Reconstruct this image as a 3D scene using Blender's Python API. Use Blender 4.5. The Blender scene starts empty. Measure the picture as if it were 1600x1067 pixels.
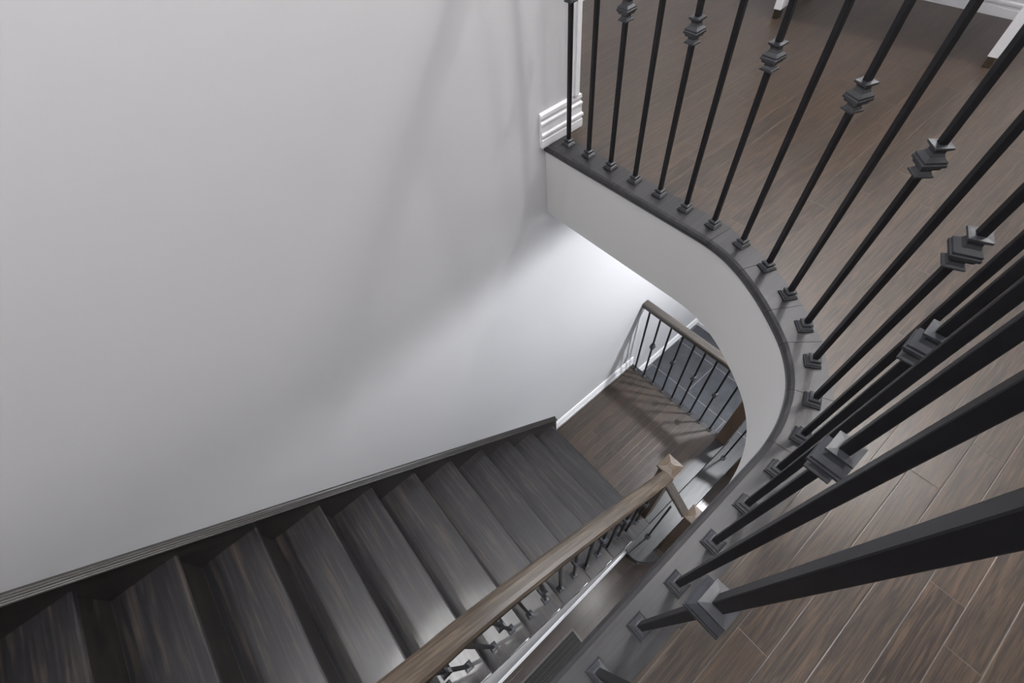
import bpy, bmesh, math, random
from mathutils import Vector, Matrix
random.seed(4)
C = bpy.context.scene.collection
SC = bpy.context.scene
# ---------------------------------------------------------------- camera, world, lights
# The place is measured in units of the camera's height above the upper floor (U metres);
# (0,0,0) of that frame is the camera, x runs down the stairs, y towards the stair wall.
U = 1.05
Z0 = 4.096                      # ground-floor hall lies 4.096 units below the camera
def W(x, y, z): return Vector((x * U, y * U, (z + Z0) * U))
UP = -1.0                       # upper floor
RISE = .1935; RUN = .2148
def lev(k): return UP - RISE * k
HALL = lev(16); LAND = lev(14); STEP = lev(15)
CEIL = 1.60; SOFF = -1.322
WY = 1.185                      # plane of the stair wall

cam = bpy.data.cameras.new('camera'); co = bpy.data.objects.new('camera', cam); C.objects.link(co)
R_ = ((0.76288, 0.64051, 0.08808), (-0.56940, 0.60106, 0.56081), (0.30626, -0.47799, 0.82324))  # rows: image right, down, forward; cols X,Y',down
right = Vector((R_[0][0], -R_[0][1], -R_[0][2])); down = Vector((R_[1][0], -R_[1][1], -R_[1][2])); fwd = Vector((R_[2][0], -R_[2][1], -R_[2][2]))
m = Matrix(((right.x, -down.x, -fwd.x), (right.y, -down.y, -fwd.y), (right.z, -down.z, -fwd.z))).normalized()
co.matrix_world = Matrix.Translation(W(0, 0, 0)) @ m.to_4x4()
cam.sensor_width = 36; cam.lens = 36 * 705.4 / 1600; cam.clip_start = .005; cam.clip_end = 60
SC.camera = co
SC.view_settings.view_transform = 'Standard'; SC.view_settings.look = 'None'
SC.view_settings.exposure = 0.0; SC.view_settings.gamma = 1; SC.view_settings.use_curve_mapping = False
wd = bpy.data.worlds.new('world'); SC.world = wd; wd.use_nodes = True
wd.node_tree.nodes['Background'].inputs[0].default_value = (.8, .85, 1, 1)
wd.node_tree.nodes['Background'].inputs[1].default_value = .3

def lamp(name, x, y, z, power, r=.06, col=(1, .96, .92), spot=None, aim=None, blend=.5):
    l = bpy.data.lights.new(name, 'SPOT' if spot else 'POINT'); l.energy = power; l.shadow_soft_size = r; l.color = col
    o = bpy.data.objects.new(name, l); C.objects.link(o); o.location = W(x, y, z)
    if spot:
        l.spot_size = math.radians(spot); l.spot_blend = blend
        d = (W(*aim) - W(x, y, z)) if aim else Vector((0, 0, -1))
        o.rotation_euler = d.to_track_quat('-Z', 'Y').to_euler()
    return o
LAMPS = [(2.35, .60, CEIL - .05), (-1.5, .85, CEIL - .05), (1.09, .15, CEIL - .05), (0.3, -1.5, CEIL - .05), (-1.05, .42, CEIL - .03), (-.35, .50, CEIL - .05), (2.5, -.55, CEIL - .05)]
LOW = [(2.53, -.02, SOFF - .035), (.75, -.75, SOFF - .02), (-.7, -.75, SOFF - .02)]
lamp('landing_light', *LAMPS[0], 128, .055, (1, .98, .97))
lamp('stair_head_light', *LAMPS[1], 74, .10, (1, .99, .99))
lamp('well_light', *LAMPS[2], 66, .10, (1, .985, .98))
lamp('desk_fill_light', *LAMPS[6], 62, .10)  # unseen fill lamp, added to brighten floor and wall near the desk
lamp('stairwell_fill_light', *LAMPS[5], 72, .28, (1, .985, .98))  # unseen fill lamp over the well, added to lift the fascia
lamp('gallery_fill_light', *LAMPS[3], 30, .30, (1, .98, .97))  # unseen soft lamp, added for diffuse fill on the upper level
lamp('foyer_light', *LOW[0], 230, .05, (.95, .97, 1), spot=180, blend=.16)
lamp('hall_light', *LOW[1], 110, .05, (.97, .98, 1), spot=112, blend=.5)
lamp('passage_light', *LOW[2], 80, .05, (.97, .98, 1), spot=112, blend=.5)
lamp('stair_patch_spot', *LAMPS[4], 330, .03, (1, 1, 1), spot=11, aim=(-.30, .13, -2.4), blend=.45)  # guessed unseen spot, added to make the bright patch on the treads

# ---------------------------------------------------------------- helpers
def new_bm(): return bmesh.new()
def quad_strip(bm, loops, close=True, caps=True):
    """loops: list of lists of Vectors (already world); joins consecutive loops"""
    vs = [[bm.verts.new(p) for p in L] for L in loops]
    n = len(vs[0])
    for a, b in zip(vs[:-1], vs[1:]):
        for i in range(n if close else n - 1):
            j = (i + 1) % n
            bm.faces.new((a[i], a[j], b[j], b[i]))
    if caps:
        bm.faces.new(vs[0][::-1]); bm.faces.new(vs[-1])
    return vs
def add_box(bm, x0, x1, y0, y1, z0, z1):
    quad_strip(bm, [[W(x0, y0, z), W(x1, y0, z), W(x1, y1, z), W(x0, y1, z)] for z in (z0, z1)])
def add_prism(bm, pts, z0, z1):            # pts in plan
    quad_strip(bm, [[W(x, y, z) for x, y in pts] for z in (z0, z1)])
def add_prism_y(bm, pts, y0, y1):          # pts (x,z)
    quad_strip(bm, [[W(x, y, z) for x, z in pts] for y in (y0, y1)])
def add_sqlathe(bm, x, y, z, prof, ang=0, sides=4):
    """square lathe: prof = (dz, half width)"""
    loops = []
    for dz, h in prof:
        L = []
        for i in range(sides):
            a = ang + math.pi / sides + i * 2 * math.pi / sides
            r = h / math.cos(math.pi / sides)
            L.append(W(x + r * math.cos(a), y + r * math.sin(a), z + dz))
        loops.append(L)
    quad_strip(bm, loops)
def add_sweep(bm, path, prof, normals=None, caps=True):
    """path: list of (x,y,z); prof: closed list of (offset to the left-hand normal in plan, dz)"""
    loops = []
    n = len(path)
    for i, p in enumerate(path):
        a = path[max(0, i - 1)]; b = path[min(n - 1, i + 1)]
        if normals: nx, ny = normals[i]
        else:
            tx, ty = b[0] - a[0], b[1] - a[1]; l = math.hypot(tx, ty)
            nx, ny = -ty / l, tx / l
            if 0 < i < n - 1:
                t1 = Vector((p[0] - a[0], p[1] - a[1])).normalized(); t2 = Vector((b[0] - p[0], b[1] - p[1])).normalized()
                nn = Vector((-t1.y - t2.y, t1.x + t2.x)).normalized(); k = 1 / max(.3, nn.dot(Vector((-t1.y, t1.x))))
                nx, ny = nn.x * k, nn.y * k
        loops.append([W(p[0] + nx * u, p[1] + ny * u, p[2] + v) for u, v in prof])
    quad_strip(bm, loops, caps=caps)
def obj(name, bm, mat, parent=None, label=None, bevel=0, smooth=False, seg=2):
    bmesh.ops.recalc_face_normals(bm, faces=bm.faces)
    org = Vector((0, 0, 0))
    if len(bm.verts):
        lo = Vector([min(v.co[i] for v in bm.verts) for i in range(3)]); hi = Vector([max(v.co[i] for v in bm.verts) for i in range(3)])
        org = Vector(((lo.x + hi.x) / 2, (lo.y + hi.y) / 2, lo.z))
    bmesh.ops.translate(bm, verts=bm.verts, vec=-org)
    me = bpy.data.meshes.new(name); bm.to_mesh(me); bm.free()
    me.materials.append(mat)
    if smooth:
        for p in me.polygons: p.use_smooth = True
    o = bpy.data.objects.new(name, me); C.objects.link(o)
    o.location = org
    if parent is not None:
        o.parent = parent
        pw = Vector(parent.get('org', (0, 0, 0)))
        o.location = org - pw
    o['org'] = tuple(org)
    if label: o['label'] = label
    if bevel:
        b = o.modifiers.new('bevel', 'BEVEL'); b.width = bevel; b.segments = seg; b.limit_method = 'ANGLE'; b.angle_limit = math.radians(40)
    return o
def struct(name, bm, mat, bevel=0):
    o = obj(name, bm, mat, bevel=bevel); o['kind'] = 'structure'; return o
def thing(name, label, cat, loc, group=None):
    o = bpy.data.objects.new(name, None); C.objects.link(o); o.empty_display_size = .1
    o.location = W(*loc); o['org'] = tuple(W(*loc)); o['label'] = label; o['category'] = cat
    if group: o['group'] = group
    return o

# ---------------------------------------------------------------- materials
def mat(name):
    m = bpy.data.materials.new(name); m.use_nodes = True
    nt = m.node_tree; b = nt.nodes['Principled BSDF']
    return m, nt, b
def N(nt, t, **kw):
    n = nt.nodes.new(t)
    for k, v in kw.items():
        if k == 'inp':
            for i, x in v.items(): n.inputs[i].default_value = x
        else: setattr(n, k, v)
    return n
def L(nt, a, b): nt.links.new(a, b)
def math_(nt, op, a, b=None, clamp=False):
    n = N(nt, 'ShaderNodeMath', operation=op, use_clamp=clamp)
    for i, v in enumerate((a, b)):
        if v is None: continue
        if isinstance(v, (int, float)): n.inputs[i].default_value = v
        else: L(nt, v, n.inputs[i])
    return n.outputs[0]
def ramp(nt, fac, stops, interp='LINEAR'):
    r = N(nt, 'ShaderNodeValToRGB'); cr = r.color_ramp; cr.interpolation = interp
    while len(cr.elements) < len(stops): cr.elements.new(.5)
    for e, (p, c) in zip(cr.elements, stops): e.position = p; e.color = (*c, 1) if len(c) == 3 else c
    L(nt, fac, r.inputs[0]); return r.outputs[0]
def mixc(nt, fac, a, b, mode='MIX'):
    n = N(nt, 'ShaderNodeMix', data_type='RGBA', blend_type=mode)
    for i, v in ((0, fac), (6, a), (7, b)):
        if isinstance(v, (int, float)): n.inputs[i].default_value = v
        elif isinstance(v, tuple): n.inputs[i].default_value = (*v, 1)
        else: L(nt, v, n.inputs[i])
    return n.outputs[2]

def paint(name, col, rough=.6, bump=.02):
    m, nt, b = mat(name)
    b.inputs['Base Color'].default_value = (*col, 1); b.inputs['Roughness'].default_value = rough
    b.inputs['Specular IOR Level'].default_value = .3
    g = N(nt, 'ShaderNodeNewGeometry'); n = N(nt, 'ShaderNodeTexNoise', inp={'Scale': 260, 'Detail': 2})
    L(nt, g.outputs['Position'], n.inputs['Vector'])
    bp = N(nt, 'ShaderNodeBump', inp={'Strength': bump, 'Distance': .002}); L(nt, n.outputs[0], bp.inputs['Height']); L(nt, bp.outputs[0], b.inputs['Normal'])
    return m

def planks(name, along, width, length, offset, palette, grain=.5, rough=.35, seam=(.10, .085, .075), seamw=.0009, seed=0., graincol=(.16, .10, .065), spec=.5, seamk=1.0):
    """boards running along axis `along` ('X'/'Y'), each with its own tone and figure"""
    m, nt, b = mat(name)
    g = N(nt, 'ShaderNodeNewGeometry'); s = N(nt, 'ShaderNodeSeparateXYZ'); L(nt, g.outputs['Position'], s.inputs[0])
    a, c = (s.outputs[0], s.outputs[1]) if along == 'X' else (s.outputs[1], s.outputs[0])
    rowf = math_(nt, 'DIVIDE', math_(nt, 'SUBTRACT', c, offset), width)
    row = math_(nt, 'FLOOR', rowf)
    wn = N(nt, 'ShaderNodeTexWhiteNoise', noise_dimensions='1D'); L(nt, math_(nt, 'ADD', row, 17.3 + seed), wn.inputs['W'])
    colf = math_(nt, 'ADD', math_(nt, 'DIVIDE', a, length), math_(nt, 'MULTIPLY', wn.outputs['Value'], 7.31))
    col = math_(nt, 'FLOOR', colf)
    cx = N(nt, 'ShaderNodeCombineXYZ'); L(nt, row, cx.inputs[0]); L(nt, col, cx.inputs[1]); cx.inputs[2].default_value = seed
    w2 = N(nt, 'ShaderNodeTexWhiteNoise', noise_dimensions='3D'); L(nt, cx.outputs[0], w2.inputs['Vector'])
    base = ramp(nt, w2.outputs['Value'], [(i / (len(palette) - 1), p) for i, p in enumerate(palette)])
    # figure: noise stretched along the board, displaced per board
    gv = N(nt, 'ShaderNodeCombineXYZ')
    L(nt, math_(nt, 'MULTIPLY', a, 5.5), gv.inputs[0]); L(nt, math_(nt, 'MULTIPLY', c, 110), gv.inputs[1]); L(nt, math_(nt, 'MULTIPLY', w2.outputs['Value'], 37), gv.inputs[2])
    nz = N(nt, 'ShaderNodeTexNoise', inp={'Scale': 1.6, 'Detail': 6, 'Roughness': .62, 'Distortion': .9}); L(nt, gv.outputs[0], nz.inputs['Vector'])
    gf = ramp(nt, nz.outputs[0], [(.44, (0, 0, 0)), (.70, (1, 1, 1))])
    gf = math_(nt, 'MULTIPLY', gf, grain)
    col1 = mixc(nt, gf, base, graincol)
    gd = ramp(nt, nz.outputs[0], [(.25, (1, 1, 1)), (.45, (0, 0, 0))])
    col1 = mixc(nt, math_(nt, 'MULTIPLY', gd, .55), col1, tuple(v * .45 for v in palette[0]))
    # seams; the lighter seam colours paint in the glint off board bevels
    fr = math_(nt, 'FRACT', rowf); d1 = math_(nt, 'MULTIPLY', math_(nt, 'MINIMUM', fr, math_(nt, 'SUBTRACT', 1.0, fr)), width)
    fc = math_(nt, 'FRACT', colf); d2 = math_(nt, 'MULTIPLY', math_(nt, 'MINIMUM', fc, math_(nt, 'SUBTRACT', 1.0, fc)), length)
    d = math_(nt, 'MINIMUM', d1, d2)
    sm = math_(nt, 'LESS_THAN', d, seamw)
    b2 = N(nt, 'ShaderNodeTexNoise', inp={'Scale': 5.0, 'Detail': 2}); L(nt, g.outputs['Position'], b2.inputs['Vector'])
    smf = math_(nt, 'MULTIPLY', math_(nt, 'MULTIPLY', sm, ramp(nt, b2.outputs[0], [(.42, (.25, .25, .25)), (.6, (1, 1, 1))])), seamk)
    col2 = mixc(nt, smf, col1, seam)
    L(nt, col2, b.inputs['Base Color'])
    b.inputs['Specular IOR Level'].default_value = spec
    rr = math_(nt, 'ADD', math_(nt, 'MULTIPLY', nz.outputs[0], .16), rough - .08); L(nt, rr, b.inputs['Roughness'])
    h = math_(nt, 'MINIMUM', math_(nt, 'DIVIDE', d, .0016), 1.0)
    h2 = math_(nt, 'ADD', h, math_(nt, 'MULTIPLY', nz.outputs[0], .35))
    bp = N(nt, 'ShaderNodeBump', inp={'Strength': .32, 'Distance': .0012}); L(nt, h2, bp.inputs['Height']); L(nt, bp.outputs[0], b.inputs['Normal'])
    return m

def stained(name, dark, mid, lite, axis='X', rough=.34, scale=1., k=.6, spec=.5):
    """one piece of stained oak, grain along axis"""
    m, nt, b = mat(name)
    g = N(nt, 'ShaderNodeNewGeometry'); s = N(nt, 'ShaderNodeSeparateXYZ'); L(nt, g.outputs['Position'], s.inputs[0])
    oi = N(nt, 'ShaderNodeObjectInfo')
    f = {'X': (2.4, 60, 60), 'Y': (60, 2.4, 60), 'Z': (60, 60, 2.4), 'S': (2.4, 60, 60)}[axis]
    src = [s.outputs[0], s.outputs[1], s.outputs[2]]
    if axis == 'S':        # grain follows the pitch of the flight
        sx, sz = .743, -.669
        src = [math_(nt, 'ADD', math_(nt, 'MULTIPLY', s.outputs[0], sx), math_(nt, 'MULTIPLY', s.outputs[2], sz)), s.outputs[1],
               math_(nt, 'ADD', math_(nt, 'MULTIPLY', s.outputs[0], -sz), math_(nt, 'MULTIPLY', s.outputs[2], sx))]
    cx = N(nt, 'ShaderNodeCombineXYZ')
    for i in range(3): L(nt, math_(nt, 'ADD', math_(nt, 'MULTIPLY', src[i], f[i] * scale), math_(nt, 'MULTIPLY', oi.outputs['Random'], 31)), cx.inputs[i])
    nz = N(nt, 'ShaderNodeTexNoise', inp={'Scale': 1.3, 'Detail': 6, 'Roughness': .62, 'Distortion': .5}); L(nt, cx.outputs[0], nz.inputs['Vector'])
    n2 = N(nt, 'ShaderNodeTexNoise', inp={'Scale': 7, 'Detail': 3}); L(nt, g.outputs['Position'], n2.inputs['Vector'])
    c1 = ramp(nt, nz.outputs[0], [(.28, dark), (.5, mid), (.78, lite)])
    c2 = mixc(nt, ramp(nt, n2.outputs[0], [(.35, (0, 0, 0)), (.75, (k, k, k))]), c1, dark)
    L(nt, c2, b.inputs['Base Color']); b.inputs['Specular IOR Level'].default_value = spec
    L(nt, math_(nt, 'ADD', math_(nt, 'MULTIPLY', nz.outputs[0], .2), rough - .1), b.inputs['Roughness'])
    bp = N(nt, 'ShaderNodeBump', inp={'Strength': .18, 'Distance': .001}); L(nt, nz.outputs[0], bp.inputs['Height']); L(nt, bp.outputs[0], b.inputs['Normal'])
    return m

def metal(name, col, rough, metallic=.0, spec=.5):
    m, nt, b = mat(name)
    g = N(nt, 'ShaderNodeNewGeometry'); n = N(nt, 'ShaderNodeTexNoise', inp={'Scale': 90, 'Detail': 3}); L(nt, g.outputs['Position'], n.inputs['Vector'])
    L(nt, ramp(nt, n.outputs[0], [(.3, tuple(c * .8 for c in col)), (.7, tuple(c * 1.2 for c in col))]), b.inputs['Base Color'])
    b.inputs['Roughness'].default_value = rough; b.inputs['Metallic'].default_value = metallic; b.inputs['Specular IOR Level'].default_value = spec
    bp = N(nt, 'ShaderNodeBump', inp={'Strength': .12, 'Distance': .0006}); L(nt, n.outputs[0], bp.inputs['Height']); L(nt, bp.outputs[0], b.inputs['Normal'])
    return m

def tiles(name):
    m, nt, b = mat(name)
    g = N(nt, 'ShaderNodeNewGeometry'); s = N(nt, 'ShaderNodeSeparateXYZ'); L(nt, g.outputs['Position'], s.inputs[0])
    wd_, ln_ = .43 * U, .86 * U
    rowf = math_(nt, 'DIVIDE', math_(nt, 'SUBTRACT', s.outputs[0], 2.40 * U), wd_); row = math_(nt, 'FLOOR', rowf)
    colf = math_(nt, 'ADD', math_(nt, 'DIVIDE', math_(nt, 'SUBTRACT', s.outputs[1], .727 * U), ln_), math_(nt, 'MULTIPLY', row, .5)); col = math_(nt, 'FLOOR', colf)
    fr = math_(nt, 'FRACT', rowf); d1 = math_(nt, 'MULTIPLY', math_(nt, 'MINIMUM', fr, math_(nt, 'SUBTRACT', 1.0, fr)), wd_)
    fc = math_(nt, 'FRACT', colf); d2 = math_(nt, 'MULTIPLY', math_(nt, 'MINIMUM', fc, math_(nt, 'SUBTRACT', 1.0, fc)), ln_)
    d = math_(nt, 'MINIMUM', d1, d2); sm = math_(nt, 'LESS_THAN', d, .0022)
    cx = N(nt, 'ShaderNodeCombineXYZ'); L(nt, row, cx.inputs[0]); L(nt, col, cx.inputs[1])
    w2 = N(nt, 'ShaderNodeTexWhiteNoise', noise_dimensions='3D'); L(nt, cx.outputs[0], w2.inputs['Vector'])
    n = N(nt, 'ShaderNodeTexNoise', inp={'Scale': 9, 'Detail': 6, 'Roughness': .6}); L(nt, g.outputs['Position'], n.inputs['Vector'])
    base = ramp(nt, n.outputs[0], [(.3, (.040, .044, .052)), (.7, (.072, .078, .090))])
    base = mixc(nt, math_(nt, 'MULTIPLY', w2.outputs['Value'], .35), base, (.055, .052, .052))
    L(nt, mixc(nt, sm, base, (.30, .30, .31)), b.inputs['Base Color']); b.inputs['Roughness'].default_value = .42
    bp = N(nt, 'ShaderNodeBump', inp={'Strength': .3, 'Distance': .001}); L(nt, math_(nt, 'MINIMUM', math_(nt, 'DIVIDE', d, .003), 1.0), bp.inputs['Height']); L(nt, bp.outputs[0], b.inputs['Normal'])
    return m

M = {}
M['wall'] = paint('wall_paint', (.62, .62, .635), .55)
M['fascia'] = paint('fascia_paint', (.62, .615, .61), .6)
M['ceil'] = paint('ceiling_paint', (.68, .68, .68), .8)
M['trim'] = paint('trim_gloss_white', (.80, .80, .82), .3, .005)
BOARD = .0591 * U
M['floor_up'] = planks('oak_boards_upper', 'X', .0591 * U, .95, -.0045 * U, [(.022, .016, .013), (.036, .026, .020), (.026, .021, .018), (.040, .028, .021)], grain=.75, rough=.33, graincol=(.098, .062, .038), spec=.5, seamw=.0006, seam=(.075, .062, .054))
M['floor_land'] = planks('oak_boards_landing', 'X', .0576 * U, .85, .5609 * U, [(.026, .020, .017), (.038, .029, .023), (.031, .025, .021), (.054, .037, .028)], grain=.4, rough=.36, seed=3.1, graincol=(.11, .07, .045), seamw=.0015, seam=(.12, .10, .09), seamk=.7)
M['floor_hall'] = planks('oak_boards_hall', 'X', .0591 * U, .9, -.0245 * U, [(.034, .026, .023), (.044, .034, .029), (.039, .031, .028)], grain=.3, rough=.22, seed=8.4, seam=(.02, .018, .016), graincol=(.08, .06, .05))
M['tread'] = stained('stair_tread_stain', (.008, .008, .010), (.018, .017, .019), (.080, .058, .044), 'Y', .36, .8, .5, .6)
M['riser'] = stained('stair_riser_stain', (.006, .005, .005), (.012, .010, .009), (.026, .020, .015), 'Y', .45)
M['string'] = stained('stringer_stain', (.014, .013, .013), (.026, .023, .022), (.050, .042, .036), 'S', .40)
M['border'] = stained('border_board_stain', (.010, .010, .013), (.020, .020, .023), (.048, .044, .043), 'X', .36, .9, .3)
M['rail'] = stained('handrail_stain', (.022, .015, .010), (.055, .040, .028), (.15, .115, .08), 'S', .46, 1.3, .2, .35)
M['raildark'] = stained('landing_rail_stain', (.035, .030, .027), (.065, .055, .048), (.11, .09, .075), 'Y', .35, 1.2, .3)
M['newel'] = stained('newel_stain', (.040, .026, .018), (.085, .055, .036), (.15, .10, .065), 'Z', .33, 1.1, .4)
M['newelcap'] = stained('newel_cap_stain', (.035, .024, .016), (.085, .060, .040), (.17, .125, .085), 'X', .34, 1.1, .3)
M['iron'] = metal('black_iron', (.008, .008, .010), .45, spec=.3)
M['collar'] = metal('cast_collar_iron', (.026, .028, .034), .4)
M['register'] = metal('brown_register_metal', (.065, .058, .054), .4)
M['grille'] = metal('dark_register_grille', (.022, .019, .017), .5)
M['dark'] = metal('duct_shade_black', (.006, .006, .006), .8)
M['tile'] = tiles('slate_grey_tile')
M['white'] = paint('white_lacquer', (.80, .80, .82), .35, .0)
M['pad'] = stained('dark_foot_wood', (.02, .015, .01), (.05, .035, .02), (.08, .06, .04), 'X')
def emis(name, col, s):
    m, nt, b = mat(name); b.inputs['Base Color'].default_value = (*col, 1)
    b.inputs['Emission Color'].default_value = (*col, 1); b.inputs['Emission Strength'].default_value = s; return m
M['lens'] = emis('lamp_lens', (1, .97, .93), 6)
M['shade'] = emis('lamp_shade_lit', (1, .88, .88), 25)

# ---------------------------------------------------------------- curve of the stair opening (front of the nosing)
ctrl = [(1.036, 1.185), (1.036, 1.0), (1.036, .8), (1.036, .62), (1.036, .52), (1.032, .44), (1.016, .365), (.978, .275), (.92, .178), (.858, .098), (.783, .037), (.70, .001), (.62, -.015), (.54, -.018), (.40, -.018), (.1, -.018), (-.6, -.018), (-1.782, -.018)]
def catmull(P, per=8):
    out = []
    for i in range(len(P) - 1):
        p0 = P[max(0, i - 1)]; p1 = P[i]; p2 = P[i + 1]; p3 = P[min(len(P) - 1, i + 2)]
        d = math.hypot(p2[0] - p1[0], p2[1] - p1[1]); n = per if d < .12 else 2
        if abs(p1[0] - p2[0]) < 1e-6 or abs(p1[1] - p2[1]) < 1e-6:
            for j in range(n): t = j / n; out.append((p1[0] + (p2[0] - p1[0]) * t, p1[1] + (p2[1] - p1[1]) * t))
            continue
        for j in range(n):
            t = j / n
            out.append(tuple(.5 * (2 * p1[k] + (p2[k] - p0[k]) * t + (2 * p0[k] - 5 * p1[k] + 4 * p2[k] - p3[k]) * t * t + (3 * p1[k] - p0[k] - 3 * p2[k] + p3[k]) * t ** 3) for k in range(2)))
    out.append(P[-1]); return out
F = catmull(ctrl)
def norms(P):
    out = []
    for i in range(len(P)):
        a = P[max(0, i - 1)]; b = P[min(len(P) - 1, i + 1)]
        tx, ty = b[0] - a[0], b[1] - a[1]; l = math.hypot(tx, ty); out.append((-ty / l, tx / l))   # towards the floor side
    return out
NF = norms(F)
def off(P, Nn, d): return [(p[0] + n[0] * d, p[1] + n[1] * d) for p, n in zip(P, Nn)]

# upper floor slab and hall ceiling share this outline
def slab_outline(d, xb=3.0, yb=2.02, split=False):
    e = off(F, NF, d)
    return e + [(-1.782 - d * 0, -.018 - d * 0)][:0] + [(-1.80, WY + .0), (-3.5, WY), (-3.5, -2.8), (xb, -2.8), (xb, yb), (1.21, yb), (1.21, WY)]
bm = new_bm(); add_prism(bm, slab_outline(.03), UP - .025, UP); struct('floor_upper', bm, M['floor_up'])
bm = new_bm(); add_prism(bm, slab_outline(.02, 3.2, 2.02), SOFF, UP - .026); struct('ceiling_hall', bm, M['ceil'])
# fascia round the well
bm = new_bm(); add_sweep(bm, [(x, y, 0) for x, y in F], [(.009, UP - .028), (.0195, UP - .028), (.0195, SOFF - .002), (.009, SOFF - .002)], NF); struct('wall_fascia', bm, M['fascia'])
# nosing boards in segments, straight inner edge on each curved one
def seg_board(i0, i1, idx, width=.097, gap=.0006):
    e = F[i0:i1 + 1]; nn = NF[i0:i1 + 1]
    A = (e[0][0] + nn[0][0] * width, e[0][1] + nn[0][1] * width); B = (e[-1][0] + nn[-1][0] * width, e[-1][1] + nn[-1][1] * width)
    n = len(e); bm = new_bm(); loops = []
    r = .014
    for i in range(n):
        t = i / (n - 1)
        if idx in CURVED:
            inn = (A[0] + (B[0] - A[0]) * t, A[1] + (B[1] - A[1]) * t)
        else: inn = (e[i][0] + nn[i][0] * width, e[i][1] + nn[i][1] * width)
        loops.append([W(inn[0], inn[1], UP + .0016), W(inn[0], inn[1], UP - .020)] +
                     [W(e[i][0] + nn[i][0] * u, e[i][1] + nn[i][1] * u, z) for u, z in ((.010, UP - .028), (.004, UP - .026), (.0, UP - .018), (.001, UP - .010), (.006, UP - .002), (.014, UP + .0016))])
    for (k, s) in ((0, 1), (n - 1, -1)):       # a hairline joint between neighbours
        j = k + s; v = [(b - a).normalized() * gap for a, b in zip(loops[k], loops[j])]
        loops[k] = [a + d for a, d in zip(loops[k], v)]
    quad_strip(bm, loops)
    return struct('trim_%d' % idx, bm, M['border'])
def nearest(x, y): return min(range(len(F)), key=lambda i: (F[i][0] - x) ** 2 + (F[i][1] - y) ** 2)
cuts = [0, nearest(1.036, .45), nearest(1.0, .32), nearest(.93, .195), nearest(.865, .105), nearest(.76, .025), nearest(.62, -.015), len(F) - 1]
CURVED = {3, 4, 5, 6, 7}
for k in range(len(cuts) - 1): seg_board(cuts[k], cuts[k + 1], k + 2)

# ---------------------------------------------------------------- walls, ceilings
bm = new_bm(); add_prism_y(bm, [(-3.5, HALL), (3.2, HALL), (3.2, SOFF), (1.21, SOFF), (1.21, CEIL), (-3.5, CEIL)], WY, WY + .11); struct('wall_left', bm, M['wall'])
bm = new_bm(); add_box(bm, 3.0, 3.1, -2.8, 2.1, UP, CEIL); struct('wall_back', bm, M['wall'])
bm = new_bm(); add_box(bm, 1.21, 3.0, 2.02, 2.12, UP, CEIL); struct('wall_room', bm, M['wall'])
bm = new_bm(); add_box(bm, -3.5, 3.1, -2.9, -2.8, HALL, CEIL); struct('wall_right', bm, M['wall'])
bm = new_bm(); add_box(bm, -3.6, -3.5, -2.9, 1.3, HALL, CEIL); struct('wall_front', bm, M['wall'])
bm = new_bm(); add_box(bm, 3.14, 3.24, -2.9, WY - .0005, HALL, SOFF); struct('wall_back_hall', bm, M['wall'])
bm = new_bm(); add_box(bm, -3.6, 3.1, -2.9, 2.12, CEIL, CEIL + .05); struct('ceiling', bm, M['ceil'])
# ground floor
bm = new_bm(); add_prism(bm, [(-3.5, -2.8), (3.2, -2.8), (3.2, -.20), (2.23, -.20), (2.23, .15), (-3.5, .15)], HALL - .03, HALL); struct('floor_hall', bm, M['floor_hall'])
bm = new_bm(); add_prism(bm, [(2.231, -.199), (3.2, -.199), (3.2, WY), (2.02, WY), (2.02, .151), (2.231, .151)], HALL - .03, HALL); struct('floor_tile', bm, M['tile'])

# baseboards
BB = [(0, 0), (.0140, 0), (.0150, .012), (.0150, .030), (.0120, .034), (.0120, .040), (.0165, .044), (.0165, .052), (.0115, .058), (.0115, .083), (.0135, .087), (.0135, .094), (.0085, .100), (.0085, .108), (.0115, .112), (.0105, .124), (.0030, .130), (0, .130)]
def baseboard(name, path, h=1.0):
    bm = new_bm(); add_sweep(bm, path, [(u, v * h) for u, v in BB]); return struct(name, bm, M['trim'])
# left-hand normal of the path is the room side
baseboard('baseboard_left', [(1.21, WY + .30, UP), (1.21, WY, UP), (1.020, WY, UP)][::1] if False else [(1.2105, WY + .10, UP), (1.2105, WY - .0005, UP), (1.018, WY - .0005, UP)][::1])
baseboard('baseboard_back', [(3.0, 2.02, UP), (3.0, -2.8, UP)][::-1])
baseboard('baseboard_room', [(3.0, 2.02, UP), (1.21, 2.02, UP)])
baseboard('baseboard_landing', [(2.035, WY - .0005, LAND), (1.062, WY - .0005, LAND)])
baseboard('baseboard_tile', [(3.14, WY - .0005, HALL), (2.06, WY - .0005, HALL)])
baseboard('baseboard_hall_end', [(3.14, -2.8, HALL), (3.14, WY - .001, HALL)])
baseboard('baseboard_right', [(-3.5, -2.8, UP), (3.0, -2.8, UP)])
# casing of the opening beside the stair wall
bm = new_bm(); add_box(bm, 1.172, 1.206, WY - .014, WY, UP + .131, CEIL - .3); add_box(bm, 1.180, 1.198, WY - .019, WY - .013, UP + .131, CEIL - .3)
struct('trim_1', bm, M['trim'], bevel=.002)

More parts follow.
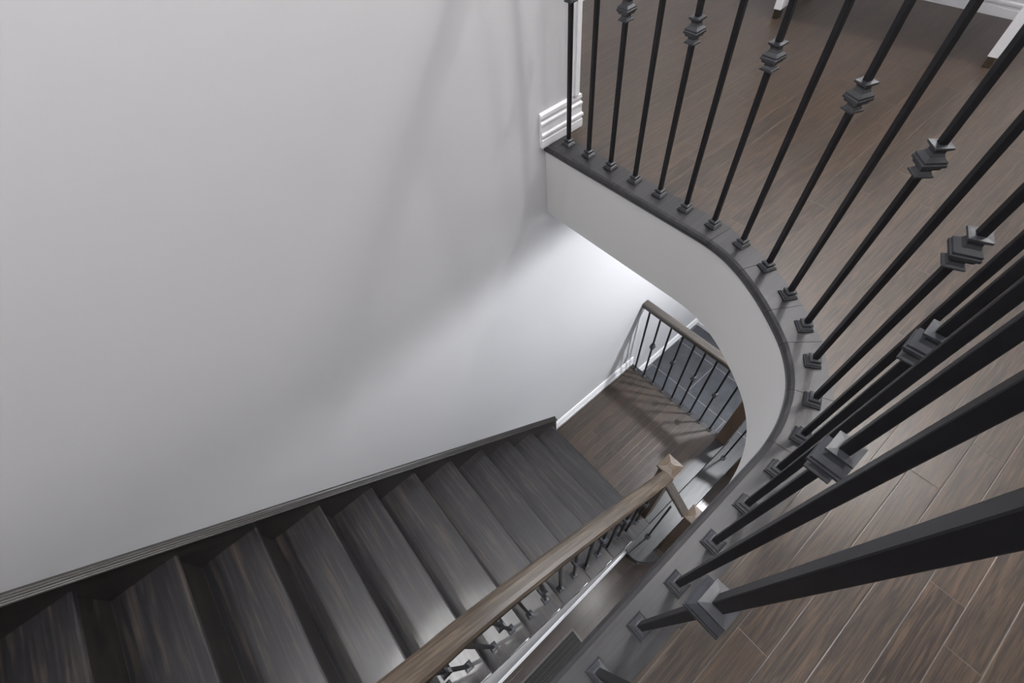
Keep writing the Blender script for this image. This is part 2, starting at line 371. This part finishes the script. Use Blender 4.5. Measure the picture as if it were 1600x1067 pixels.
# ---------------------------------------------------------------- main flight
NX = lambda k: 1.01 - RUN * (13 - k)
Y0, Y1 = .131, 1.166
stairs = thing('staircase', 'dark stained wooden staircase descending beside the white wall to the landing', 'staircase', (-.3, .65, HALL))
TR = []
for k in range(1, 14):
    x1 = NX(k); x0 = x1 - RUN - .024; z = lev(k); bm = new_bm()
    prof = [(x0, z - .028), (x1 - .006, z - .028), (x1 - .001, z - .022), (x1, z - .014), (x1 - .001, z - .006), (x1 - .006, z), (x0, z)]
    add_prism_y(bm, prof, Y0, Y1)
    obj('tread', bm, M['tread'], stairs)
    bm = new_bm(); add_box(bm, x1 - .042, x1 - .024, .146, Y1, z - RISE + .0005, z - .0285)
    obj('riser', bm, M['riser'], stairs)
    # cove under the return end and front of each tread
    bm = new_bm(); add_box(bm, x1 - .0235, x1 - .012, .146, Y1, z - .042, z - .0285)
    add_box(bm, x0 + .03, x1 - .012, .137, .1455, z - .042, z - .0285)
    obj('cove_moulding', bm, M['riser'], stairs)
# top riser
bm = new_bm(); add_box(bm, NX(0) - .042, NX(0) - .024, .146, Y1, UP - RISE + .0005, UP - .03); obj('riser', bm, M['riser'], stairs)
# nosing of the upper floor at the head of the flight
bm = new_bm(); add_box(bm, NX(0) - .09, NX(0), -.018, Y1, UP - .028, UP + .0015); obj('top_nosing', bm, M['border'], stairs, bevel=.006)
# wall stringer: board against the wall with a moulded cap, both following the pitch
sl = RISE / RUN
def pitch(x, h): return lev(13) - (x - NX(13)) * sl + h
xa, xb = NX(0) - .1, 1.058
bm = new_bm()
add_prism_y(bm, [(xa, pitch(xa, -.2)), (.93, LAND), (xb, LAND), (xb, pitch(xb, .085)), (xa, pitch(xa, .085))], 1.1665, WY)
obj('wall_stringer', bm, M['string'], stairs)
cap = [(WY, .086), (1.152, .086), (1.151, .090), (1.154, .094), (1.158, .096), (1.158, .101), (1.163, .103), (1.166, .107), (1.172, .109), (1.172, .113), (1.177, .117), (WY, .118)]
bm = new_bm(); quad_strip(bm, [[W(x, y, pitch(x, h)) for y, h in cap] for x in (xa, xb)])
obj('stringer_cap', bm, M['string'], stairs)
# open side: white skirt panel under the tread ends down to the hall floor
pts = []
for k in range(0, 14):
    z = lev(k) - .029
    pts += [(NX(k) - .0425, z), (NX(k) - .0425, z - RISE + .0)]
top = [(NX(0) - .3, lev(0) - .03)] + pts[:-1] + [(NX(13) - .0425, LAND - .03)]
wall_pts = [(-3.5, HALL), (-3.5, SOFF)] + [(NX(1) - .05 - RUN, SOFF)]
saw = []
for k in range(2, 14):
    z = lev(k) - .029; saw += [(NX(k) - RUN - .043, z), (NX(k) - .043, z)]
poly = [(-1.9, HALL), (-1.9, lev(2) - .03)] + saw + [(.93, LAND - .03), (.93, HALL)]
bm = new_bm(); add_prism_y(bm, poly, .141, .156)
struct('wall_under_stairs', bm, M['wall'])
bm = new_bm()
poly2 = [(NX(2) - RUN, lev(2) - .0295 - .19)] + [p for p in saw] + [(.90, lev(13) - .0295), (.90, lev(13) - .15)]
poly2 = [(NX(2) - RUN - .043, lev(2) - .10)] + [(a, b - .0005) for a, b in saw] + [(NX(13) - .043, lev(13) - .12)]
add_prism_y(bm, poly2, .1345, .1405)
obj('skirt_board', bm, M['trim'], stairs, label='white painted skirt board below the tread ends')
bm = new_bm(); add_sweep(bm, [(-1.9, .1405, HALL), (.862, .1405, HALL)][::-1], [(u * 1.1, v) for u, v in BB]); struct('baseboard_stairs', bm, M['trim'])

# ---------------------------------------------------------------- landing
bm = new_bm(); add_box(bm, .9865, 2.001, .226, WY, LAND - .03, LAND); struct('floor_landing', bm, M['floor_land'])
bm = new_bm(); add_box(bm, .97, 2.03, .155, WY - .001, HALL, LAND - .031); struct('wall_landing_base', bm, M['wall'])
def nose_prism(name, poly_fn): pass
bm = new_bm()
pr = [(.137, LAND - .010), (.1385, LAND - .003), (.144, LAND + .001), (.2255, LAND + .001), (.2255, LAND - .026), (.144, LAND - .028), (.1385, LAND - .024), (.137, LAND - .017)]
quad_strip(bm, [[W(x, y, z) for y, z in pr] for x in (.9865, 2.05)]); struct('trim_10', bm, M['border'])
bm = new_bm()
pr = [(2.05, LAND - .010), (2.0485, LAND - .003), (2.043, LAND + .001), (2.0015, LAND + .001), (2.0015, LAND - .026), (2.043, LAND - .028), (2.0485, LAND - .024), (2.05, LAND - .017)]
quad_strip(bm, [[W(x, y, z) for x, z in pr] for y in (.226, WY)]); struct('trim_11', bm, M['border'])

# starting step with its rounded end
step = thing('starting_step', 'dark wooden starting step with a half-round bullnose end below the landing', 'step', (1.5, .07, HALL))
outl = catmull([(.841, .152), (.822, .105), (.828, .045), (.862, -.014), (.915, -.055), (.962, -.068), (.978, -.067)], 6)
outl = outl + [(.980, -.007), (2.20, -.007), (2.22, .006), (2.22, .152)]
outl = [(.841, .153)] + outl[1:]
def shrink(P, d, c=(1.3, .09)):
    out = []
    for x, y in P:
        out.append((x + (d if x < 1.0 else (-d if x > 2.1 else 0)), y + (d if y < .02 else 0)))
    return out
zs = STEP
bm = new_bm()
quad_strip(bm, [[W(x, y, z) for x, y in shrink(outl, dd)] for z, dd in ((zs - .028, .004), (zs - .020, .0), (zs - .008, .0), (zs, .006))])
obj('tread', bm, M['border'], step)
bm = new_bm(); add_prism(bm, shrink(outl, .022), HALL, zs - .0285); obj('riser', bm, M['riser'], step)
bm = new_bm(); add_box(bm, .985, 2.045, .1535, .156, zs, LAND - .0285); obj('landing_riser', bm, M['riser'], step)

# ---------------------------------------------------------------- railings
KN = [(-.0290, .0075), (-.0285, .0145), (-.0255, .0148), (-.0235, .0120), (-.0190, .0092), (-.0150, .0092), (-.0125, .0150), (-.0075, .0165), (-.0060, .0192), (-.0015, .0192), (.0000, .0178), (.0040, .0178), (.0095, .0115), (.0150, .0092), (.0190, .0092), (.0225, .0130), (.0245, .0148), (.0280, .0148), (.0290, .0075)]
SH = [(0.0008, .0182), (.0045, .0182), (.0055, .0165), (.0085, .0155), (.0110, .0105), (.0150, .0095), (.0160, .0125), (.0205, .0125), (.0225, .0085)]
BAR = .0062
def baluster(parent, x, y, z0, z1, ang=0, knuckle=None, shoe=True):
    bm = new_bm(); add_sqlathe(bm, x, y, 0, [(z0, BAR), (z1, BAR)], ang)
    b = obj('baluster', bm, M['iron'], parent, bevel=.0008, seg=1)
    if shoe:
        bm = new_bm(); add_sqlathe(bm, x, y, z0, SH, ang); obj('shoe', bm, M['collar'], b)
    if knuckle is not None:
        bm = new_bm(); add_sqlathe(bm, x, y, knuckle, KN, ang); obj('knuckle', bm, M['collar'], b)
    return b
def rail_profile(w, h):
    a = w / 2
    return [(-a * .62, -h), (-a * .62, -h * .80), (-a * .80, -h * .72), (-a * .98, -h * .55), (-a, -h * .40), (-a * .94, -h * .18), (-a * .72, -h * .04), (-a * .35, 0), (a * .35, 0), (a * .72, -h * .04), (a * .94, -h * .18), (a, -h * .40), (a * .98, -h * .55), (a * .80, -h * .72), (a * .62, -h * .80), (a * .62, -h)]
# gallery railing round the well
gal = thing('gallery_railing', 'black iron baluster railing curving around the upper floor edge', 'railing', (.6, .3, UP))
bases = [(1.103, 1.119), (1.103, 1.016), (1.103, .909), (1.103, .799), (1.104, .693), (1.104, .589), (1.102, .484), (1.090, .377), (1.061, .276), (1.011, .181), (.947, .097), (.866, .028), (.771, -.028), (.673, -.058), (.569, -.066), (.459, -.066), (.352, -.067), (.241, -.068), (.135, -.069), (.028, -.069)]
path = [(1.104, WY), (1.104, 1.1)] + bases[1:] + [(-.3, -.069), (-.9, -.069)]
railpath = catmull([(1.104, WY - .001), (1.104, .80), (1.104, .60), (1.102, .484), (1.090, .377), (1.061, .276), (1.011, .181), (.947, .097), (.866, .028), (.771, -.028), (.673, -.058), (.569, -.066), (.459, -.068), (.0, -.069), (-.9, -.069), (-1.782, -.069)], 6)
bm = new_bm(); add_sweep(bm, [(x, y, -.005) for x, y in railpath], rail_profile(.056, .045)); hr = obj('handrail', bm, M['rail'], gal, smooth=False)
for i, (x, y) in enumerate(bases):
    a = bases[max(0, i - 1)]; b = bases[min(19, i + 1)]
    ang = math.atan2(b[1] - a[1], b[0] - a[0]) + math.pi / 2
    if i < 6: ang = 0
    if i > 14: ang = 0
    baluster(gal, x, y, UP + .0016, -.049, ang, UP + .484 if i % 2 == 0 else None)

def newel(parent, x, y, z0, z1, lab=None, h=.044):
    bm = new_bm(); add_box(bm, x - h, x + h, y - h, y + h, z0 + .0008, z1 - .05)
    n = obj('newel_post', bm, M['newel'], parent, bevel=.003, label=lab)
    bm = new_bm(); add_sqlathe(bm, x, y, z1, [(-.050, h + .001), (-.046, h + .005), (-.040, h + .002), (-.036, h + .010), (-.020, h + .012), (-.016, h + .008), (-.002, .014), (0, .012)])
    obj('newel_cap', bm, M['newelcap'], n)
    return n
# railing of the flight
fl = thing('stair_railing', 'brown wooden handrail on iron balusters running down the flight', 'railing', (.4, .21, HALL))
RB = pitch(0, .868)
rail_pts = [(1.056, .207), (.95, .208), (.75, .211), (.57, .2135), (.38, .217), (.2, .2195), (.0, .2195), (-.2, .215), (-.31, .208), (-.5, .205), (-.9, .205), (-1.6, .205)]
rp = catmull(rail_pts, 6)
bm = new_bm(); prof = rail_profile(.078, .058)
loops = []
for i, (x, y) in enumerate(rp): loops.append([W(x, y + u, pitch(x, .900) + v * 1.25) for u, v in prof])
quad_strip(bm, loops); obj('handrail', bm, M['rail'], fl)
def railmid(x): return pitch(x, .900) - .07
for k in range(13, 2, -1):
    for j, d in enumerate((.064, .170)):
        x = NX(k) - d
        yr = .207
        baluster(fl, x, yr, lev(k), railmid(x), 0, lev(k) + .472 if j == 0 else None)
newel(fl, 1.098, .229, LAND + .0015, -2.640, 'square newel post on the landing corner')
newel(fl, 1.128, -.046, HALL, -3.050, 'square newel post beside the bullnose step')
# short rail between the two newels
bm = new_bm(); pr = rail_profile(.062, .055)
quad_strip(bm, [[W(1.090 + u, y, z + v) for u, v in pr] for y, z in ((.184, -2.86), (.006, -3.04))]); obj('short_handrail', bm, M['raildark'], fl)
baluster(fl, 1.028, .093, STEP, -2.99, 0) if False else baluster(fl, 1.035, .093, STEP, -3.0, 0)

# railing of the landing
lr = thing('landing_railing', 'iron baluster railing with dark wooden handrail across the landing edge', 'railing', (2.02, .65, LAND))
bm = new_bm(); pr = rail_profile(.070, .058)
quad_strip(bm, [[W(2.018 + u, y, -2.768 + v) for u, v in pr] for y in (WY - .0005, .232)]); obj('handrail', bm, M['raildark'], lr)
ly = [1.122, 1.020, .915, .808, .704, .610, .513, .412, .310]
for i, y in enumerate(ly): baluster(lr, 2.015, y, LAND + .0015, -2.826, 0, LAND + .496 if i % 2 == 1 else None)
newel(lr, 2.034, .188, LAND + .0015, -2.640)
newel(lr, 2.034, -.052, HALL, -3.050)
bm = new_bm(); pr = rail_profile(.062, .055)
quad_strip(bm, [[W(2.034 + u, y, z + v) for u, v in pr] for y, z in ((.142, -2.87), (-.006, -3.02))]); obj('short_handrail', bm, M['raildark'], lr)
baluster(lr, 1.996, .090, STEP, -2.99, 0)

# ---------------------------------------------------------------- floor register
rg = thing('floor_register', 'brown slotted floor register set in the hall boards beside the stairs', 'vent', (-.07, .0, HALL))
RX0, RX1, RY0, RY1 = -.42, .165, -.095, .040
bm = new_bm()
t = .017
for (a, b, c, d) in ((RX0, RX1, RY0, RY0 + t), (RX0, RX1, RY1 - t, RY1), (RX0, RX0 + t, RY0 + t, RY1 - t), (RX1 - t, RX1, RY0 + t, RY1 - t)): add_box(bm, a, b, c, d, HALL, HALL + .005)
obj('register_frame', bm, M['register'], rg, bevel=.0012)
bm = new_bm(); add_box(bm, RX0 + t, RX1 - t, RY0 + t, RY1 - t, HALL + .0002, HALL + .0006); obj('duct_shade_sheet', bm, M['dark'], rg)  # flat black sheet standing in for the shade inside the duct
bm = new_bm(); x = RX0 + t + .006
n = 0
while x < RX1 - t - .004:
    add_box(bm, x, x + .0034, RY0 + t, RY1 - t, HALL + .0008, HALL + .0038)
    x += .0140; n += 1
for y in (RY0 + (RY1 - RY0) * .27, RY0 + (RY1 - RY0) * .5, RY0 + (RY1 - RY0) * .73): add_box(bm, RX0 + t, RX1 - t, y - .0018, y + .0018, HALL + .001, HALL + .0042)
obj('grille', bm, M['grille'], rg)

# ---------------------------------------------------------------- white console and table lamp on the upper floor
A = Vector((2.434, 1.146)); B = Vector((2.516, .281)); dx = (B - A).normalized(); ex = Vector((-dx.y, dx.x))
Ln = (B - A).length; Dp = .42
def cp(u, v): p = A + dx * u + ex * v; return (p.x, p.y)
desk = thing('writing_desk', 'white lacquered desk with two end panels near the back wall', 'desk', (*cp(Ln / 2, Dp / 2), UP))
lw = .033
for u in (0, Ln - lw):
    bm = new_bm(); add_prism(bm, [cp(u, 0), cp(u + lw, 0), cp(u + lw, Dp), cp(u, Dp)], UP + .038, UP + .675); pn = obj('end_panel', bm, M['white'], desk, bevel=.002)
    for v in (.006, Dp - .04):
        bm = new_bm(); add_prism(bm, [cp(u + .004, v), cp(u + lw - .004, v), cp(u + lw - .004, v + .034), cp(u + .004, v + .034)], UP, UP + .0378); obj('foot', bm, M['pad'], pn)
bm = new_bm(); add_prism(bm, [cp(-.015, -.015), cp(Ln + .015, -.015), cp(Ln + .015, Dp + .01), cp(-.015, Dp + .01)], UP + .6755, UP + .705); obj('desk_top', bm, M['white'], desk, bevel=.002)
bm = new_bm(); add_prism(bm, [cp(lw + .0005, Dp - .03), cp(Ln - lw - .0005, Dp - .03), cp(Ln - lw - .0005, Dp - .01), cp(lw + .0005, Dp - .01)], UP + .45, UP + .675); obj('back_rail', bm, M['white'], desk)
wl = thing('wall_light', 'small lit glass wall light on the back wall above the desk', 'light', (2.99, .49, -.26))
bm = new_bm(); add_box(bm, 2.985, 2.9995, .45, .53, -.30, -.17); obj('back_plate', bm, M['collar'], wl, bevel=.002)
bm = new_bm(); add_sqlathe(bm, 2.945, .49, -.30, [(0, .030), (.004, .036), (.10, .045), (.104, .042)], 0, 24); obj('glass_shade', bm, M['shade'], wl)

# ---------------------------------------------------------------- recessed ceiling lights; the added fill lamps and guessed spot get fittings too
for i, (x, y, z) in enumerate(LAMPS + LOW):
    zc = CEIL if i < len(LAMPS) else SOFF
    lab = ['above the landing end of the stairwell', 'above the head of the stairs', 'above the middle of the stairwell', 'added as unseen fill above the gallery', 'added on a guess for the bright patch on the middle treads', 'added as unseen fill above the upper treads', 'added as unseen fill near the back wall of the upper floor', 'above the tiled foyer', 'in the hall ceiling', 'in the passage ceiling'][i]
    t = thing('ceiling_light', 'round recessed white ceiling light ' + lab, 'light', (x, y, zc - .012))
    bm = new_bm(); add_sqlathe(bm, x, y, zc, [(-.001, .075), (-.012, .072), (-.012, .058), (-.004, .056)], 0, 24); obj('trim_ring', bm, M['trim'], t)
    bm = new_bm(); add_sqlathe(bm, x, y, zc, [(-.0025, .055), (-.0035, .055)], 0, 24); obj('lens', bm, M['lens'], t)
